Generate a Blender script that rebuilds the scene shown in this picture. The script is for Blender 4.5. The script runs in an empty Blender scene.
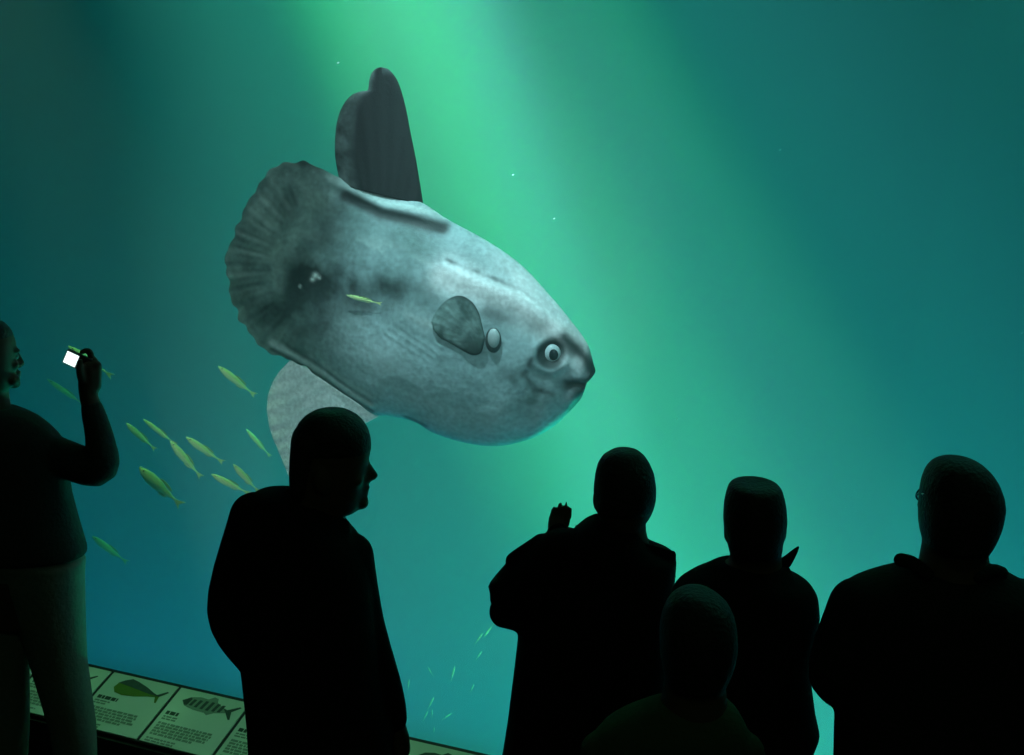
import bpy, bmesh, math, random
from mathutils import Vector, Matrix, noise

random.seed(7)
S = bpy.context.scene
COL = S.collection
D2R = math.pi / 180

# ------------------------------------------------------------------ camera
FOC, HOR, CAMH = 1150.0, 128.0, 2.38
PITCH = math.atan((377.5 - HOR) / FOC)
CA, SA = math.cos(PITCH), math.sin(PITCH)
cd = bpy.data.cameras.new('camera')
cam = bpy.data.objects.new('camera', cd)
COL.objects.link(cam)
cam.location = (0, 0, CAMH)
cam.rotation_euler = (math.pi / 2 - PITCH, 0, 0)
cd.sensor_width = 36
cd.lens = FOC * 36 / 1024
cd.clip_start = 0.05
S.camera = cam
S.view_settings.view_transform = 'Standard'
S.view_settings.look = 'None'
S.view_settings.gamma = 1
S.view_settings.use_curve_mapping = False
S.view_settings.exposure = 0.0
S.cycles.use_denoising = True
S.cycles.max_bounces = 6
S.cycles.volume_bounces = 0
S.cycles.transparent_max_bounces = 12


def at(px, py, Y):
    """point on the vertical plane Y metres ahead that the photograph shows at pixel (px, py)"""
    dx, dy = (px - 512) / FOC, (377.5 - py) / FOC
    d = Vector((dx, CA + dy * SA, -SA + dy * CA))
    return Vector((0, 0, CAMH)) + d * (Y / d.y)


def pix(p):
    q = p - Vector((0, 0, CAMH))
    zc = q.y * CA - q.z * SA
    yc = q.y * SA + q.z * CA
    return 512 + FOC * q.x / zc, 377.5 - FOC * yc / zc


# window plane frame: U runs along the glass to the right, N points into the tank
AL = 22.94 * D2R
U = Vector((math.cos(AL), -math.sin(AL), 0))
N = Vector((math.sin(AL), math.cos(AL), 0))
P0 = Vector((-.322, 3.670, 0))


def tank(s, d, z):
    return P0 + U * s + N * d + Vector((0, 0, z))


# ------------------------------------------------------------------ world and lights
W = bpy.data.worlds.new('dark_world')
S.world = W
W.use_nodes = True
W.node_tree.nodes['Background'].inputs[0].default_value = (0, 0, 0, 1)


def area(name, loc, rot, sx, sy, e, c):
    l = bpy.data.lights.new(name, 'AREA')
    l.shape = 'RECTANGLE'
    l.size, l.size_y, l.energy, l.color = sx, sy, e, c
    o = bpy.data.objects.new(name, l)
    COL.objects.link(o)
    o.location, o.rotation_euler = loc, rot
    return o


def spot(name, loc, tgt, ang, blend, e, c, r=.05):
    l = bpy.data.lights.new(name, 'SPOT')
    l.spot_size, l.spot_blend, l.energy, l.color, l.shadow_soft_size = ang * D2R, blend, e, c, r
    o = bpy.data.objects.new(name, l)
    COL.objects.link(o)
    o.location = loc
    o.rotation_euler = (Vector(tgt) - Vector(loc)).to_track_quat('-Z', 'Y').to_euler()
    return o


def lamp_rgb(base, w):
    """energy and colour of a lamp from its strength in red, green and blue"""
    k = max(w)
    return base * k, tuple(x / k for x in w)


e, c = lamp_rgb(300, (.05, .381, .266))
area('tank_surface_light', tank(4, 5, 6), (0, 0, -AL), 6, 6, e, c)
e, c = lamp_rgb(700, (.010, .349, .564))
area('tank_floor_fill', tank(0, 4.8, -5.2), (math.pi, 0, -AL), 20, 7, e, c)  # added fill from below, standing in for light scattered in the water
e, c = lamp_rgb(500, (.0, .302, .240))
area('tank_corner_fill', tank(3, 5.5, -5.2), (math.pi, 0, -AL), 5, 5, e, c)  # second added floor fill, weighted to the right
e, c = lamp_rgb(3000, (.0, .913, .495))
spot('tank_low_fill', tank(.5, 7.4, -4.8), at(450, 520, 7.5), 50, 1, e, c)  # added upward spot that brightens the lower water


def beam(a, b, ang, base, w, top=9.5):
    d = (a - b).normalized()
    e, c = lamp_rgb(base, w)
    spot('beam_lamp', a + d * ((top - a.z) / d.z), b, ang, 1, e, c)


beam(at(440, 0, 6.5), at(595, 440, 6.5), 6, 40000, (.03, 1.317, .341))
beam(at(480, 0, 6.5), at(600, 440, 6.5), 5, 40000, (.084, .02, .621))
beam(at(400, 0, 6.5), at(640, 500, 6.5), 12, 40000, (.117, 1.61, .409))
beam(at(470, 0, 7.3), at(730, 480, 7.3), 15, 30000, (.119, .100, .508))
beam(at(450, 0, 7.0), at(690, 480, 7.0), 28, 30000, (.002, .213, .103))
beam(at(560, 0, 7.3), at(850, 560, 7.3), 10, 30000, (.03, .881, .05))
beam(at(700, 0, 7.5), at(900, 500, 7.5), 24, 30000, (.02, .204, .203))
beam(at(270, 0, 7.0), at(420, 500, 7.0), 20, 30000, (.04, .392, .277))
spot('fish_fill', tank(-.5, .35, 4.5), at(480, 290, 5.2), 30, .8, 600, (.54, .92, .97))  # unseen lamp added above the window to light the sunfish
spot('school_fill', tank(-2.6, .35, 4.4), at(180, 450, 5.6), 26, .9, 290, (.4, 1.0, .5))  # unseen lamp put in to brighten the small fish
# unseen fills added in the gallery: one onto the sunfish, several over the rail
spot('sunfish_front_fill', (.1, -1.6, 4.9), at(402, 330, 5.2), 18.5, .22, 740, (.58, .94, .97))
for s_ in (-1.60, -1.15, -.70, -.25, .20):
    spot('rail_fill', tank(s_, -.10, 4.6), tank(s_, -.19, .3), 8.5, .7, 92, (.30, 1.0, .45))
area('gallery_fill', (0.4, -1.6, 4.9), (0, 0, 0), 1.5, 1.5, 6.5, (.5, 1.0, .5))  # added dim fill overhead so the dark visitors keep some detail


# ------------------------------------------------------------------ materials
def mat(name, c, r=.7, metal=0, spec=.5, noise_scale=None, c2=None, bump=0, detail=4):
    m = bpy.data.materials.new(name)
    m.use_nodes = True
    nt = m.node_tree
    b = nt.nodes['Principled BSDF']
    b.inputs['Base Color'].default_value = (*c, 1)
    b.inputs['Roughness'].default_value = r
    b.inputs['Metallic'].default_value = metal
    b.inputs['Specular IOR Level'].default_value = spec
    if noise_scale:
        tc = nt.nodes.new('ShaderNodeTexCoord')
        nz = nt.nodes.new('ShaderNodeTexNoise')
        nz.inputs['Scale'].default_value = noise_scale
        nz.inputs['Detail'].default_value = detail
        nt.links.new(tc.outputs['Object'], nz.inputs['Vector'])
        mx = nt.nodes.new('ShaderNodeMix')
        mx.data_type = 'RGBA'
        mx.inputs[6].default_value = (*c, 1)
        mx.inputs[7].default_value = (*(c2 or [x * .7 for x in c]), 1)
        nt.links.new(nz.outputs['Fac'], mx.inputs[0])
        nt.links.new(mx.outputs[2], b.inputs['Base Color'])
        if bump:
            bp = nt.nodes.new('ShaderNodeBump')
            bp.inputs['Strength'].default_value = bump
            bp.inputs['Distance'].default_value = .01
            nt.links.new(nz.outputs['Fac'], bp.inputs['Height'])
            nt.links.new(bp.outputs[0], b.inputs['Normal'])
    return m


def attr_mat(name, r=.5, bump_scale=60, bump=.25, spec=.4):
    """reads the pigment stored on the skin and adds fine speckle"""
    m = bpy.data.materials.new(name)
    m.use_nodes = True
    nt = m.node_tree
    b = nt.nodes['Principled BSDF']
    at_ = nt.nodes.new('ShaderNodeAttribute')
    at_.attribute_name = 'pigment_and_sheen'
    tc = nt.nodes.new('ShaderNodeTexCoord')
    nz = nt.nodes.new('ShaderNodeTexNoise')
    nz.inputs['Scale'].default_value = bump_scale
    nz.inputs['Detail'].default_value = 5
    nt.links.new(tc.outputs['Object'], nz.inputs['Vector'])
    rp = nt.nodes.new('ShaderNodeMapRange')
    rp.inputs['From Min'].default_value = .3
    rp.inputs['From Max'].default_value = .7
    rp.inputs['To Min'].default_value = .78
    rp.inputs['To Max'].default_value = 1.14
    nt.links.new(nz.outputs['Fac'], rp.inputs['Value'])
    mx = nt.nodes.new('ShaderNodeVectorMath')
    mx.operation = 'SCALE'
    nt.links.new(at_.outputs['Color'], mx.inputs[0])
    nt.links.new(rp.outputs[0], mx.inputs['Scale'])
    nt.links.new(mx.outputs[0], b.inputs['Base Color'])
    b.inputs['Roughness'].default_value = r
    b.inputs['Specular IOR Level'].default_value = spec
    bp = nt.nodes.new('ShaderNodeBump')
    bp.inputs['Strength'].default_value = bump
    bp.inputs['Distance'].default_value = .01
    nt.links.new(nz.outputs['Fac'], bp.inputs['Height'])
    nt.links.new(bp.outputs[0], b.inputs['Normal'])
    return m


M = dict(
    tankwall=mat('tank_wall_paint', (.05, .27, .30), .9, noise_scale=.6, c2=(.05, .25, .28)),
    gallery=mat('gallery_dark_paint', (.02, .022, .022), .9, noise_scale=3),
    floor=mat('gallery_carpet', (.02, .022, .02), .95, noise_scale=80, bump=.4),
    frame=mat('black_window_frame', (.015, .017, .017), .5),
    rail=mat('rail_dark_metal', (.02, .03, .025), .5, noise_scale=20),
    sheet=mat('cream_sheet', (.72, .80, .66), .6, noise_scale=6, c2=(.68, .76, .62)),
    ink=mat('dark_ink', (.05, .09, .06), .8),
    greyink=mat('grey_ink', (.20, .27, .20), .8, noise_scale=180, c2=(.33, .41, .31)),
    fishgreen=mat('printed_green', (.16, .26, .02), .8, noise_scale=40, c2=(.11, .2, .03)),
    fishdark=mat('printed_dark', (.04, .07, .06), .8, noise_scale=50, c2=(.09, .13, .1)),
    skin=mat('skin', (.10, .065, .045), .7, spec=.25, noise_scale=30, c2=(.085, .055, .038)),
    hair=mat('dark_hair', (.015, .012, .01), .7, noise_scale=120, bump=.5),
    black=mat('black_cloth', (.012, .013, .012), .95, spec=.1, noise_scale=150, bump=.3),
    navy=mat('dark_cloth', (.018, .02, .02), .95, spec=.1, noise_scale=120, bump=.3),
    knit=mat('dark_knit', (.02, .024, .02), .95, spec=.1, noise_scale=120, bump=.4),
    shirt=mat('dark_shirt', (.05, .06, .055), .95, spec=.1, noise_scale=90, bump=.3),
    khaki=mat('khaki_cloth', (.22, .25, .20), .95, spec=.1, noise_scale=60, bump=.3),
    child=mat('olive_cloth', (.08, .11, .06), .95, spec=.1, noise_scale=90, bump=.3),
    shoe=mat('black_leather', (.012, .012, .012), .5, noise_scale=40),
    eyewhite=mat('eye_white', (.2, .2, .19), .5),
    plastic=mat('dark_plastic', (.03, .032, .035), .4, noise_scale=60),
    metal=mat('grey_metal', (.25, .26, .27), .35, metal=.9),
    speck=mat('pale_speck', (.85, .9, .88), .6),
    sunfish=attr_mat('sunfish_skin', .55, 45, .2, .22),
    fin=attr_mat('sunfish_fin', .6, 60, .2, .15),
    smallfish=attr_mat('small_fish_skin', .35, 80, .1),
    iris=mat('sunfish_iris', (.50, .60, .62), .3, noise_scale=60, c2=(.32, .42, .44)),
    pupil=mat('sunfish_pupil', (.01, .02, .025), .15),
)


def screen_mat():
    m = bpy.data.materials.new('lit_camera_screen')
    m.use_nodes = True
    nt = m.node_tree
    b = nt.nodes['Principled BSDF']
    b.inputs['Base Color'].default_value = (.1, .1, .1, 1)
    b.inputs['Emission Color'].default_value = (.78, 1, .93, 1)
    b.inputs['Emission Strength'].default_value = 1.6
    return m


M['screen'] = screen_mat()


def glass_mat():
    m = bpy.data.materials.new('clear_acrylic')
    m.use_nodes = True
    nt = m.node_tree
    nt.nodes.clear()
    out = nt.nodes.new('ShaderNodeOutputMaterial')
    tr = nt.nodes.new('ShaderNodeBsdfTransparent')
    tr.inputs[0].default_value = (.985, .995, .99, 1)
    gl = nt.nodes.new('ShaderNodeBsdfGlossy')
    gl.inputs['Roughness'].default_value = .02
    fr = nt.nodes.new('ShaderNodeFresnel')
    fr.inputs['IOR'].default_value = 1.12
    mx = nt.nodes.new('ShaderNodeMixShader')
    nt.links.new(fr.outputs[0], mx.inputs[0])
    nt.links.new(tr.outputs[0], mx.inputs[1])
    nt.links.new(gl.outputs[0], mx.inputs[2])
    nt.links.new(mx.outputs[0], out.inputs['Surface'])
    return m


M['glass'] = glass_mat()


def water_mat():
    m = bpy.data.materials.new('hazy_sea_water')
    m.use_nodes = True
    nt = m.node_tree
    nt.nodes.clear()
    out = nt.nodes.new('ShaderNodeOutputMaterial')
    sc = nt.nodes.new('ShaderNodeVolumeScatter')
    sc.inputs['Color'].default_value = (.9, .9, .9, 1)
    sc.inputs['Density'].default_value = .06
    nt.links.new(sc.outputs[0], out.inputs['Volume'])
    return m


M['water'] = water_mat()


# ------------------------------------------------------------------ object helpers
def link(name, verts, faces, m, parent=None, smooth=True, colors=None):
    me = bpy.data.meshes.new(name)
    org = parent_world(parent)
    me.from_pydata([tuple(Vector(v) - org) for v in verts], [], faces)
    bm = bmesh.new()
    bm.from_mesh(me)
    bmesh.ops.recalc_face_normals(bm, faces=bm.faces)
    bm.to_mesh(me)
    bm.free()
    if colors:
        a = me.color_attributes.new('pigment_and_sheen', 'FLOAT_COLOR', 'POINT')
        for i, c in enumerate(colors):
            a.data[i].color = (*c, 1)
    if m:
        me.materials.append(m)
    if smooth:
        me.polygons.foreach_set('use_smooth', [True] * len(me.polygons))
    o = bpy.data.objects.new(name, me)
    COL.objects.link(o)
    if parent:
        o.parent = parent
    return o


def parent_world(p):
    w = Vector((0, 0, 0))
    while p:
        w = w + p.location
        p = p.parent
    return w


def tag(o, label=None, cat=None, group=None, kind=None):
    if label:
        o['label'] = label
    if cat:
        o['category'] = cat
    if group:
        o['group'] = group
    if kind:
        o['kind'] = kind
    return o


def empty(name, loc, label, cat, group=None):
    o = bpy.data.objects.new(name, None)
    o.empty_display_size = .1
    COL.objects.link(o)
    o.location = loc
    return tag(o, label, cat, group)


BOXF = [(0, 1, 3, 2), (4, 6, 7, 5), (0, 4, 5, 1), (2, 3, 7, 6), (0, 2, 6, 4), (1, 5, 7, 3)]


def boxes(name, lst, m, parent=None, bevel=0):
    v, f = [], []
    for s0, s1, d0, d1, z0, z1 in lst:
        b = len(v)
        v += [tank(s, d, z) for s in (s0, s1) for d in (d0, d1) for z in (z0, z1)]
        f += [tuple(i + b for i in q) for q in BOXF]
    o = link(name, v, f, m, parent, smooth=False)
    if bevel:
        md = o.modifiers.new('bevel', 'BEVEL')
        md.width = bevel
        md.segments = 2
    return o


def struct(o):
    o['kind'] = 'structure'
    return o


# ------------------------------------------------------------------ setting
struct(boxes('water', [(-11, 11, .06, 8.5, -5.6, 5.4)], M['water']))
struct(boxes('wall_tank_back', [(-11.6, 11.6, 8.6, 8.8, -6, 5.6)], M['tankwall']))
struct(boxes('wall_tank_left', [(-11.6, -11.2, .1, 8.6, -6, 5.6)], M['tankwall']))
struct(boxes('wall_tank_right', [(11.2, 11.6, .1, 8.6, -6, 5.6)], M['tankwall']))
struct(boxes('floor_tank', [(-11.6, 11.6, .1, 8.8, -6.2, -6)], M['tankwall']))
struct(boxes('floor', [(-5.2, 5.2, -6.5, .05, -.1, 0)], M['floor']))
struct(boxes('ceiling', [(-5.2, 5.2, -6.5, .05, 5.2, 5.3)], M['gallery']))
struct(boxes('wall_left', [(-5.3, -5.2, -6.5, .05, -.1, 5.3)], M['gallery']))
struct(boxes('wall_right', [(5.2, 5.3, -6.5, .05, -.1, 5.3)], M['gallery']))
struct(boxes('wall_back', [(-5.3, 5.3, -6.6, -6.5, -.1, 5.3)], M['gallery']))
WZ0, WZ1, WS = .23, 4.7, 4.6
struct(boxes('wall_window', [(-11.6, -WS, -.06, .06, -6, 5.6), (WS, 11.6, -.06, .06, -6, 5.6),
                             (-WS, WS, -.06, .06, -6, WZ0), (-WS, WS, -.06, .06, WZ1, 5.6)], M['gallery']))
wn = struct(boxes('window_1', [(-WS, WS, -.005, .05, WZ0, WZ1)], M['glass']))
boxes('window_frame', [(-WS - .05, -WS + .04, -.09, -.062, WZ0 - .05, WZ1 + .05), (WS - .04, WS + .05, -.09, -.062, WZ0 - .05, WZ1 + .05),
                       (-WS + .04, WS - .04, -.09, -.062, WZ1 - .04, WZ1 + .05)], M['frame'], wn)

# ------------------------------------------------------------------ information rail with printed panels
TH = 20 * D2R
RZ, RD = .325, -.075           # height and distance of the upper edge of the slope


def slope(s, q, lift=0.0):
    """q metres down the slope towards the visitors"""
    return tank(s, RD - q * math.cos(TH) - lift * math.sin(TH), RZ - q * math.sin(TH) + lift * math.cos(TH))


def prism(name, poly, z0, z1, m, parent=None):
    """poly: list of (s, q) on the slope, extruded from lift z0 to z1"""
    n = len(poly)
    v = [slope(s, q, z0) for s, q in poly] + [slope(s, q, z1) for s, q in poly]
    f = [tuple(range(n))[::-1], tuple(range(n, 2 * n))] + [(i, (i + 1) % n, (i + 1) % n + n, i + n) for i in range(n)]
    return link(name, v, f, m, parent, smooth=False)


def prisms(name, polys, z0, z1, m, parent):
    v, f = [], []
    for poly in polys:
        b, n = len(v), len(poly)
        v += [slope(s, q, z0) for s, q in poly] + [slope(s, q, z1) for s, q in poly]
        f += [tuple(b + i for i in reversed(range(n))), tuple(b + i for i in range(n, 2 * n))]
        f += [(b + i, b + (i + 1) % n, b + (i + 1) % n + n, b + i + n) for i in range(n)]
    return link(name, v, f, m, parent, smooth=False)


def s_at(px):
    lo, hi = -4.0, 2.0
    for _ in range(50):
        mid = (lo + hi) / 2
        if pix(slope(mid, 0))[0] < px:
            lo = mid
        else:
            hi = mid
    return lo


SA1, SB1 = s_at(181), s_at(252)
PW = SB1 - SA1
DEP = .262
R0, R1 = SA1 - 5.2 * PW, SA1 + 10.2 * PW
rail = empty('information_rail', tank((R0 + R1) / 2, RD - .1, 0),
             'long dark sloping rail under the tank window carrying the printed fish panels', 'rail')
prism('top_board', [(R0, -.012), (R1, -.012), (R1, DEP + .004), (R0, DEP + .004)], -.03, -.001, M['rail'], rail)
fz = RZ - DEP * math.sin(TH)
boxes('fascia', [(R0, R1, RD - DEP * math.cos(TH) - .012, RD - DEP * math.cos(TH) + .012, fz - .10, fz - .02)], M['rail'], rail)
boxes('plinth', [(R0 + .02, R1 - .02, -.24, -.062, 0, fz - .02)], M['rail'], rail)


def blob(cs, cq, pts, sc=1.3):
    return [(cs + x * sc, cq - y * sc) for x, y in pts]


MAHI = [(-.085, -.006), (-.08, .012), (-.066, .024), (-.045, .035), (-.02, .03), (.02, .018), (.055, .004), (.068, .0),
        (.092, .018), (.098, .017), (.078, -.004), (.083, -.026), (.077, -.027), (.066, -.008), (.04, -.012), (.0, -.022), (-.04, -.027), (-.07, -.022)]
BONI = [(-.09, .0), (-.07, .017), (-.04, .024), (-.015, .022), (.0, .034), (.014, .031), (.02, .018), (.05, .005), (.064, .001),
        (.095, .02), (.1, .018), (.079, -.002), (.09, -.028), (.084, -.029), (.064, -.009), (.03, -.018), (.012, -.03), (.0, -.024), (-.04, -.022), (-.075, -.015)]


def text_rows(s0, s1, q0, n, dq, th, seed):
    rnd = random.Random(seed)
    out = []
    for i in range(n):
        x = s0
        end = s1 - (rnd.random() * .25 * (s1 - s0) if i == n - 1 else rnd.random() * .02)
        q = q0 + i * dq
        while x < end - .004:
            w = min(end - x, .008 + rnd.random() * .022)
            out.append([(x, q), (x + w, q), (x + w, q + th), (x, q + th)])
            x += w + .004
    return out


def panel(k, kind, label):
    a, b = SA1 + k * PW + .007, SA1 + (k + 1) * PW - .007
    root = empty('fish_sign', slope((a + b) / 2, DEP / 2), label, 'sign', 'printed fish panels on the rail')
    prism('sheet', [(a, .004), (b, .004), (b, DEP), (a, DEP)], 0, .004, M['sheet'], root)
    cs = (a + b) / 2 + .02
    if kind == 'mahi':
        up = [p for p in MAHI]
        il = prism('fish_illustration', blob(cs - .012, .062, MAHI), .0045, .0052, M['fishgreen'], root)
        back = [(-.08, .012), (-.066, .024), (-.045, .035), (-.02, .03), (.02, .018), (.055, .004), (.068, .0), (.092, .018), (.098, .017), (.078, -.004), (.066, -.004), (.03, -.001), (-.03, .007)]
        prism('dark_back', blob(cs - .012, .062, back), .0053, .0058, M['fishdark'], il)
    elif kind == 'bonito':
        il = prism('fish_illustration', blob(cs - .012, .058, BONI), .0045, .0052, M['greyink'], root)
        bars = []
        for x in (-.075, -.055, -.036, -.016, .004, .024, .042):
            h = .016 - abs(x) * .08
            bars.append(blob(cs - .012, .058, [(x - .006, -h), (x + .004, -h), (x + .009, h), (x - .001, h)]))
        bars.append(blob(cs - .012, .058, [(.05, .003), (.064, .001), (.095, .02), (.1, .018), (.079, -.002), (.09, -.028), (.084, -.029), (.064, -.009)]))
        bars.append(blob(cs - .012, .058, [(-.09, .0), (-.07, .015), (-.062, .012), (-.066, -.012), (-.075, -.013)]))
        prisms('stripes', bars, .0053, .0058, M['fishdark'], il)
    else:
        prism('fish_illustration', blob(cs - .012, .06, BONI if kind == 'grey' else MAHI, 1.1), .0045, .0052, M['fishdark'], root)
    tw = {'mahi': .095, 'bonito': .062}.get(kind, .08)
    prisms('heading', text_rows(a + .018, a + .018 + tw, .116, 1, .02, .015, k + 50), .0045, .0052, M['ink'], root)
    prisms('subheading', text_rows(a + .018, a + .09, .138, 2, .011, .006, k + 90), .0045, .0052, M['greyink'], root)
    prisms('paragraph', text_rows(a + .018, b - .045, .168, 5, .0125, .0088, k + 7), .0045, .0052, M['greyink'], root)
    prisms('footnote', text_rows(a + .018, a + .145, .240, 2, .011, .006, k + 31), .0045, .0052, M['greyink'], root)
    return root


panel(-3, 'grey', 'cream printed panel glimpsed between the legs of the visitor with the camera')
panel(-2, 'grey', 'cream printed panel partly behind the khaki trousers, only its fish tail showing')
panel(-1, 'mahi', 'cream printed panel with a yellow-green fish that has a dark back')
panel(0, 'bonito', 'cream printed panel with a dark barred fish beside the profile man')
panel(1, 'grey', 'cream printed panel half hidden behind the profile man, only its text showing')
panel(3, 'grey', 'cream printed panel sliver just right of the profile man at the frame bottom')
panel(4, 'grey', 'last cream panel sliver in the bottom corner below the small fish school')

# ------------------------------------------------------------------ smooth chain interpolation
def chain(pts, ts, t):
    """Catmull-Rom through (x, y) points at parameters ts"""
    n = len(pts)
    if t <= ts[0]:
        return Vector(pts[0])
    if t >= ts[-1]:
        return Vector(pts[-1])
    i = max(j for j in range(n - 1) if ts[j] <= t)
    u = (t - ts[i]) / (ts[i + 1] - ts[i])
    p1, p2 = Vector(pts[i]), Vector(pts[i + 1])
    h = ts[i + 1] - ts[i]
    m1 = (p2 - Vector(pts[i - 1])) / (ts[i + 1] - ts[i - 1]) if i > 0 else (p2 - p1) / h
    m2 = (Vector(pts[i + 2]) - p1) / (ts[i + 2] - ts[i]) if i + 2 < n else (p2 - p1) / h
    u2, u3 = u * u, u * u * u
    return p1 * (2 * u3 - 3 * u2 + 1) + m1 * h * (u3 - 2 * u2 + u) + p2 * (-2 * u3 + 3 * u2) + m2 * h * (u3 - u2)


def interp(tab, t):
    if t <= tab[0][0]:
        return tab[0][1]
    for (a, x), (b, y) in zip(tab, tab[1:]):
        if t <= b:
            u = (t - a) / (b - a)
            u = u * u * (3 - 2 * u)
            return x + (y - x) * u
    return tab[-1][1]


def arc_ts(pts):
    L = [0]
    for a, b in zip(pts, pts[1:]):
        L.append(L[-1] + (Vector(b) - Vector(a)).length)
    return [x / L[-1] for x in L]


def seg_dist(x, y, pts):
    best = 1e9
    p = Vector((x, y))
    for a, b in zip(pts, pts[1:]):
        a, b = Vector(a), Vector(b)
        u = max(0, min(1, (p - a).dot(b - a) / (b - a).length_squared))
        best = min(best, (p - a - (b - a) * u).length)
    return best


def gs(d, w):
    return math.exp(-(d / w) ** 2)


def ell(x, y, cx, cy, rx, ry, ang=0):
    c, s = math.cos(ang * D2R), math.sin(ang * D2R)
    dx, dy = x - cx, y - cy
    u, v = (dx * c + dy * s) / rx, (-dx * s + dy * c) / ry
    return math.exp(-(u * u + v * v))


def nz(x, y, sc, oct_=4, seed=0.0):
    return noise.fractal(Vector((x / sc + seed, y / sc - seed, seed * 1.7)), 1.0, 2.0, oct_)


def lerp(a, b, t):
    t = max(0, min(1, t))
    return tuple(p + (q - p) * t for p, q in zip(a, b))


# ------------------------------------------------------------------ the ocean sunfish
def FY(px):
    return 5.22 - .0007 * (px - 410)


fn = (at(500, 300, FY(500)) - at(300, 300, FY(300))).normalized()
FN = Vector((fn.y, -fn.x, 0)).normalized()          # towards the visitors
if FN.y > 0:
    FN = -FN


def sheet_surface(name, A, At, B, Bt, nu, nv, thick, relief, color, m, parent, off=None, tmap=None, warp=None):
    """closed lens between two chains A(t) and B(t); thick(t, v) half thickness in metres"""
    verts, cols, idx = [], [], {}
    def grid(side):
        g = []
        for i in range(nu + 1):
            t = i / nu
            if tmap:
                t = tmap(t)
            a, b = chain(A, At, t), chain(B, Bt, t)
            row = []
            for j in range(nv + 1):
                v = math.sin((j / nv - .5) * math.pi)
                p = a + (b - a) * ((v + 1) / 2)
                if warp:
                    p = warp(p)
                edge = j in (0, nv) or i in (0, nu)
                if edge and side < 0 and (i, j) in idx:
                    row.append(idx[(i, j)])
                    continue
                h = thick(t, v) if not (edge) else 0.0
                h = h * side + (relief(p.x, p.y, t, v) * side if relief and not edge else 0)
                o_ = off(p.x, p.y, t, v) if off else 0
                w = at(p.x, p.y, FY(p.x)) + FN * (h + o_)
                verts.append(w)
                cols.append(color(p.x, p.y, t, v))
                k = len(verts) - 1
                if edge:
                    idx[(i, j)] = k
                row.append(k)
            g.append(row)
        return g
    G1, G2 = grid(1), grid(-1)
    faces = []
    for G in (G1, G2):
        for i in range(nu):
            for j in range(nv):
                q = [G[i][j], G[i + 1][j], G[i + 1][j + 1], G[i][j + 1]]
                faces.append(tuple(q))
    return link(name, verts, faces, m, parent, colors=cols)


UP = [(226, 264), (228, 250), (233, 237), (239, 222), (244, 211), (251, 197), (258, 184), (266, 174), (277, 167), (289, 162), (306, 162.5), (320, 168),
      (339, 177.5), (362, 187), (385, 195), (420, 202), (446, 218.5), (487, 241), (520, 264), (549, 294.5), (569.5, 319), (588, 345), (593.5, 364), (595, 373), (584, 381)]
LO = [(226, 264), (227, 279), (230, 294), (234, 306), (239, 317), (245, 327), (252, 336), (261, 345), (272, 354), (284, 359), (298, 363), (316, 375),
      (336, 389), (356, 402), (374, 414), (395, 417), (415, 422), (434, 433), (466, 443), (498, 446), (530, 439), (554, 426), (571, 410), (582, 397), (585, 388), (584, 381)]
ax = (Vector((594, 372)) - Vector((226, 264)))
axl = ax.length


def proj_ts(pts):
    out = []
    for p in pts:
        t = (Vector(p) - Vector((226, 264))).dot(ax) / axl / axl * .985
        out.append(t)
    n = len(pts)
    out[0], out[-1] = 0, 1
    for i in range(1, n):
        out[i] = max(out[i], out[i - 1] + .004)
    for i in range(n - 2, -1, -1):
        out[i] = min(out[i], out[i + 1] - .004)
    out[0] = 0
    return out


TU, TL = proj_ts(UP), proj_ts(LO)
TT = [(0, .008), (.06, .016), (.14, .026), (.24, .05), (.36, .11), (.5, .165), (.64, .185), (.78, .165), (.88, .125), (.95, .085), (1, .05)]
CCX, CCY = 330, 268


def sf_thick(t, v):
    p = interp([(0, 1.2), (.3, 1.9), (.7, 2.3), (1, 2.4)], t)
    return interp(TT, t) * max(0, 1 - abs(v) ** p) ** .62


RIDGE_D = [(330, 178), (355, 190), (385, 203), (415, 209), (445, 217)]
BROW = [(452, 263), (480, 275), (520, 291), (555, 316), (588, 347)]
FOLD = [(272, 352), (292, 362), (325, 381), (352, 400), (374, 412)]


def wave_edge(x, y):
    """ripples of the scalloped tail rim, running along its radius"""
    dx, dy = x - CCX, y - CCY
    r, a = math.hypot(dx, dy), math.atan2(dy, dx)
    if dx > 0:
        return 0, r, a
    k = max(0, min(1, (r - 58) / 16)) * (.35 + .65 * gs((a if a > 0 else a + 2 * math.pi) - 3.30, .55)) * (.75 + .8 * nz(x, y, 26, 2, 6.6))
    return k * (math.sin(a * 34 + 2 * math.sin(a * 5)) * .6 + .4 * math.sin(a * 71)), r, a


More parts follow.
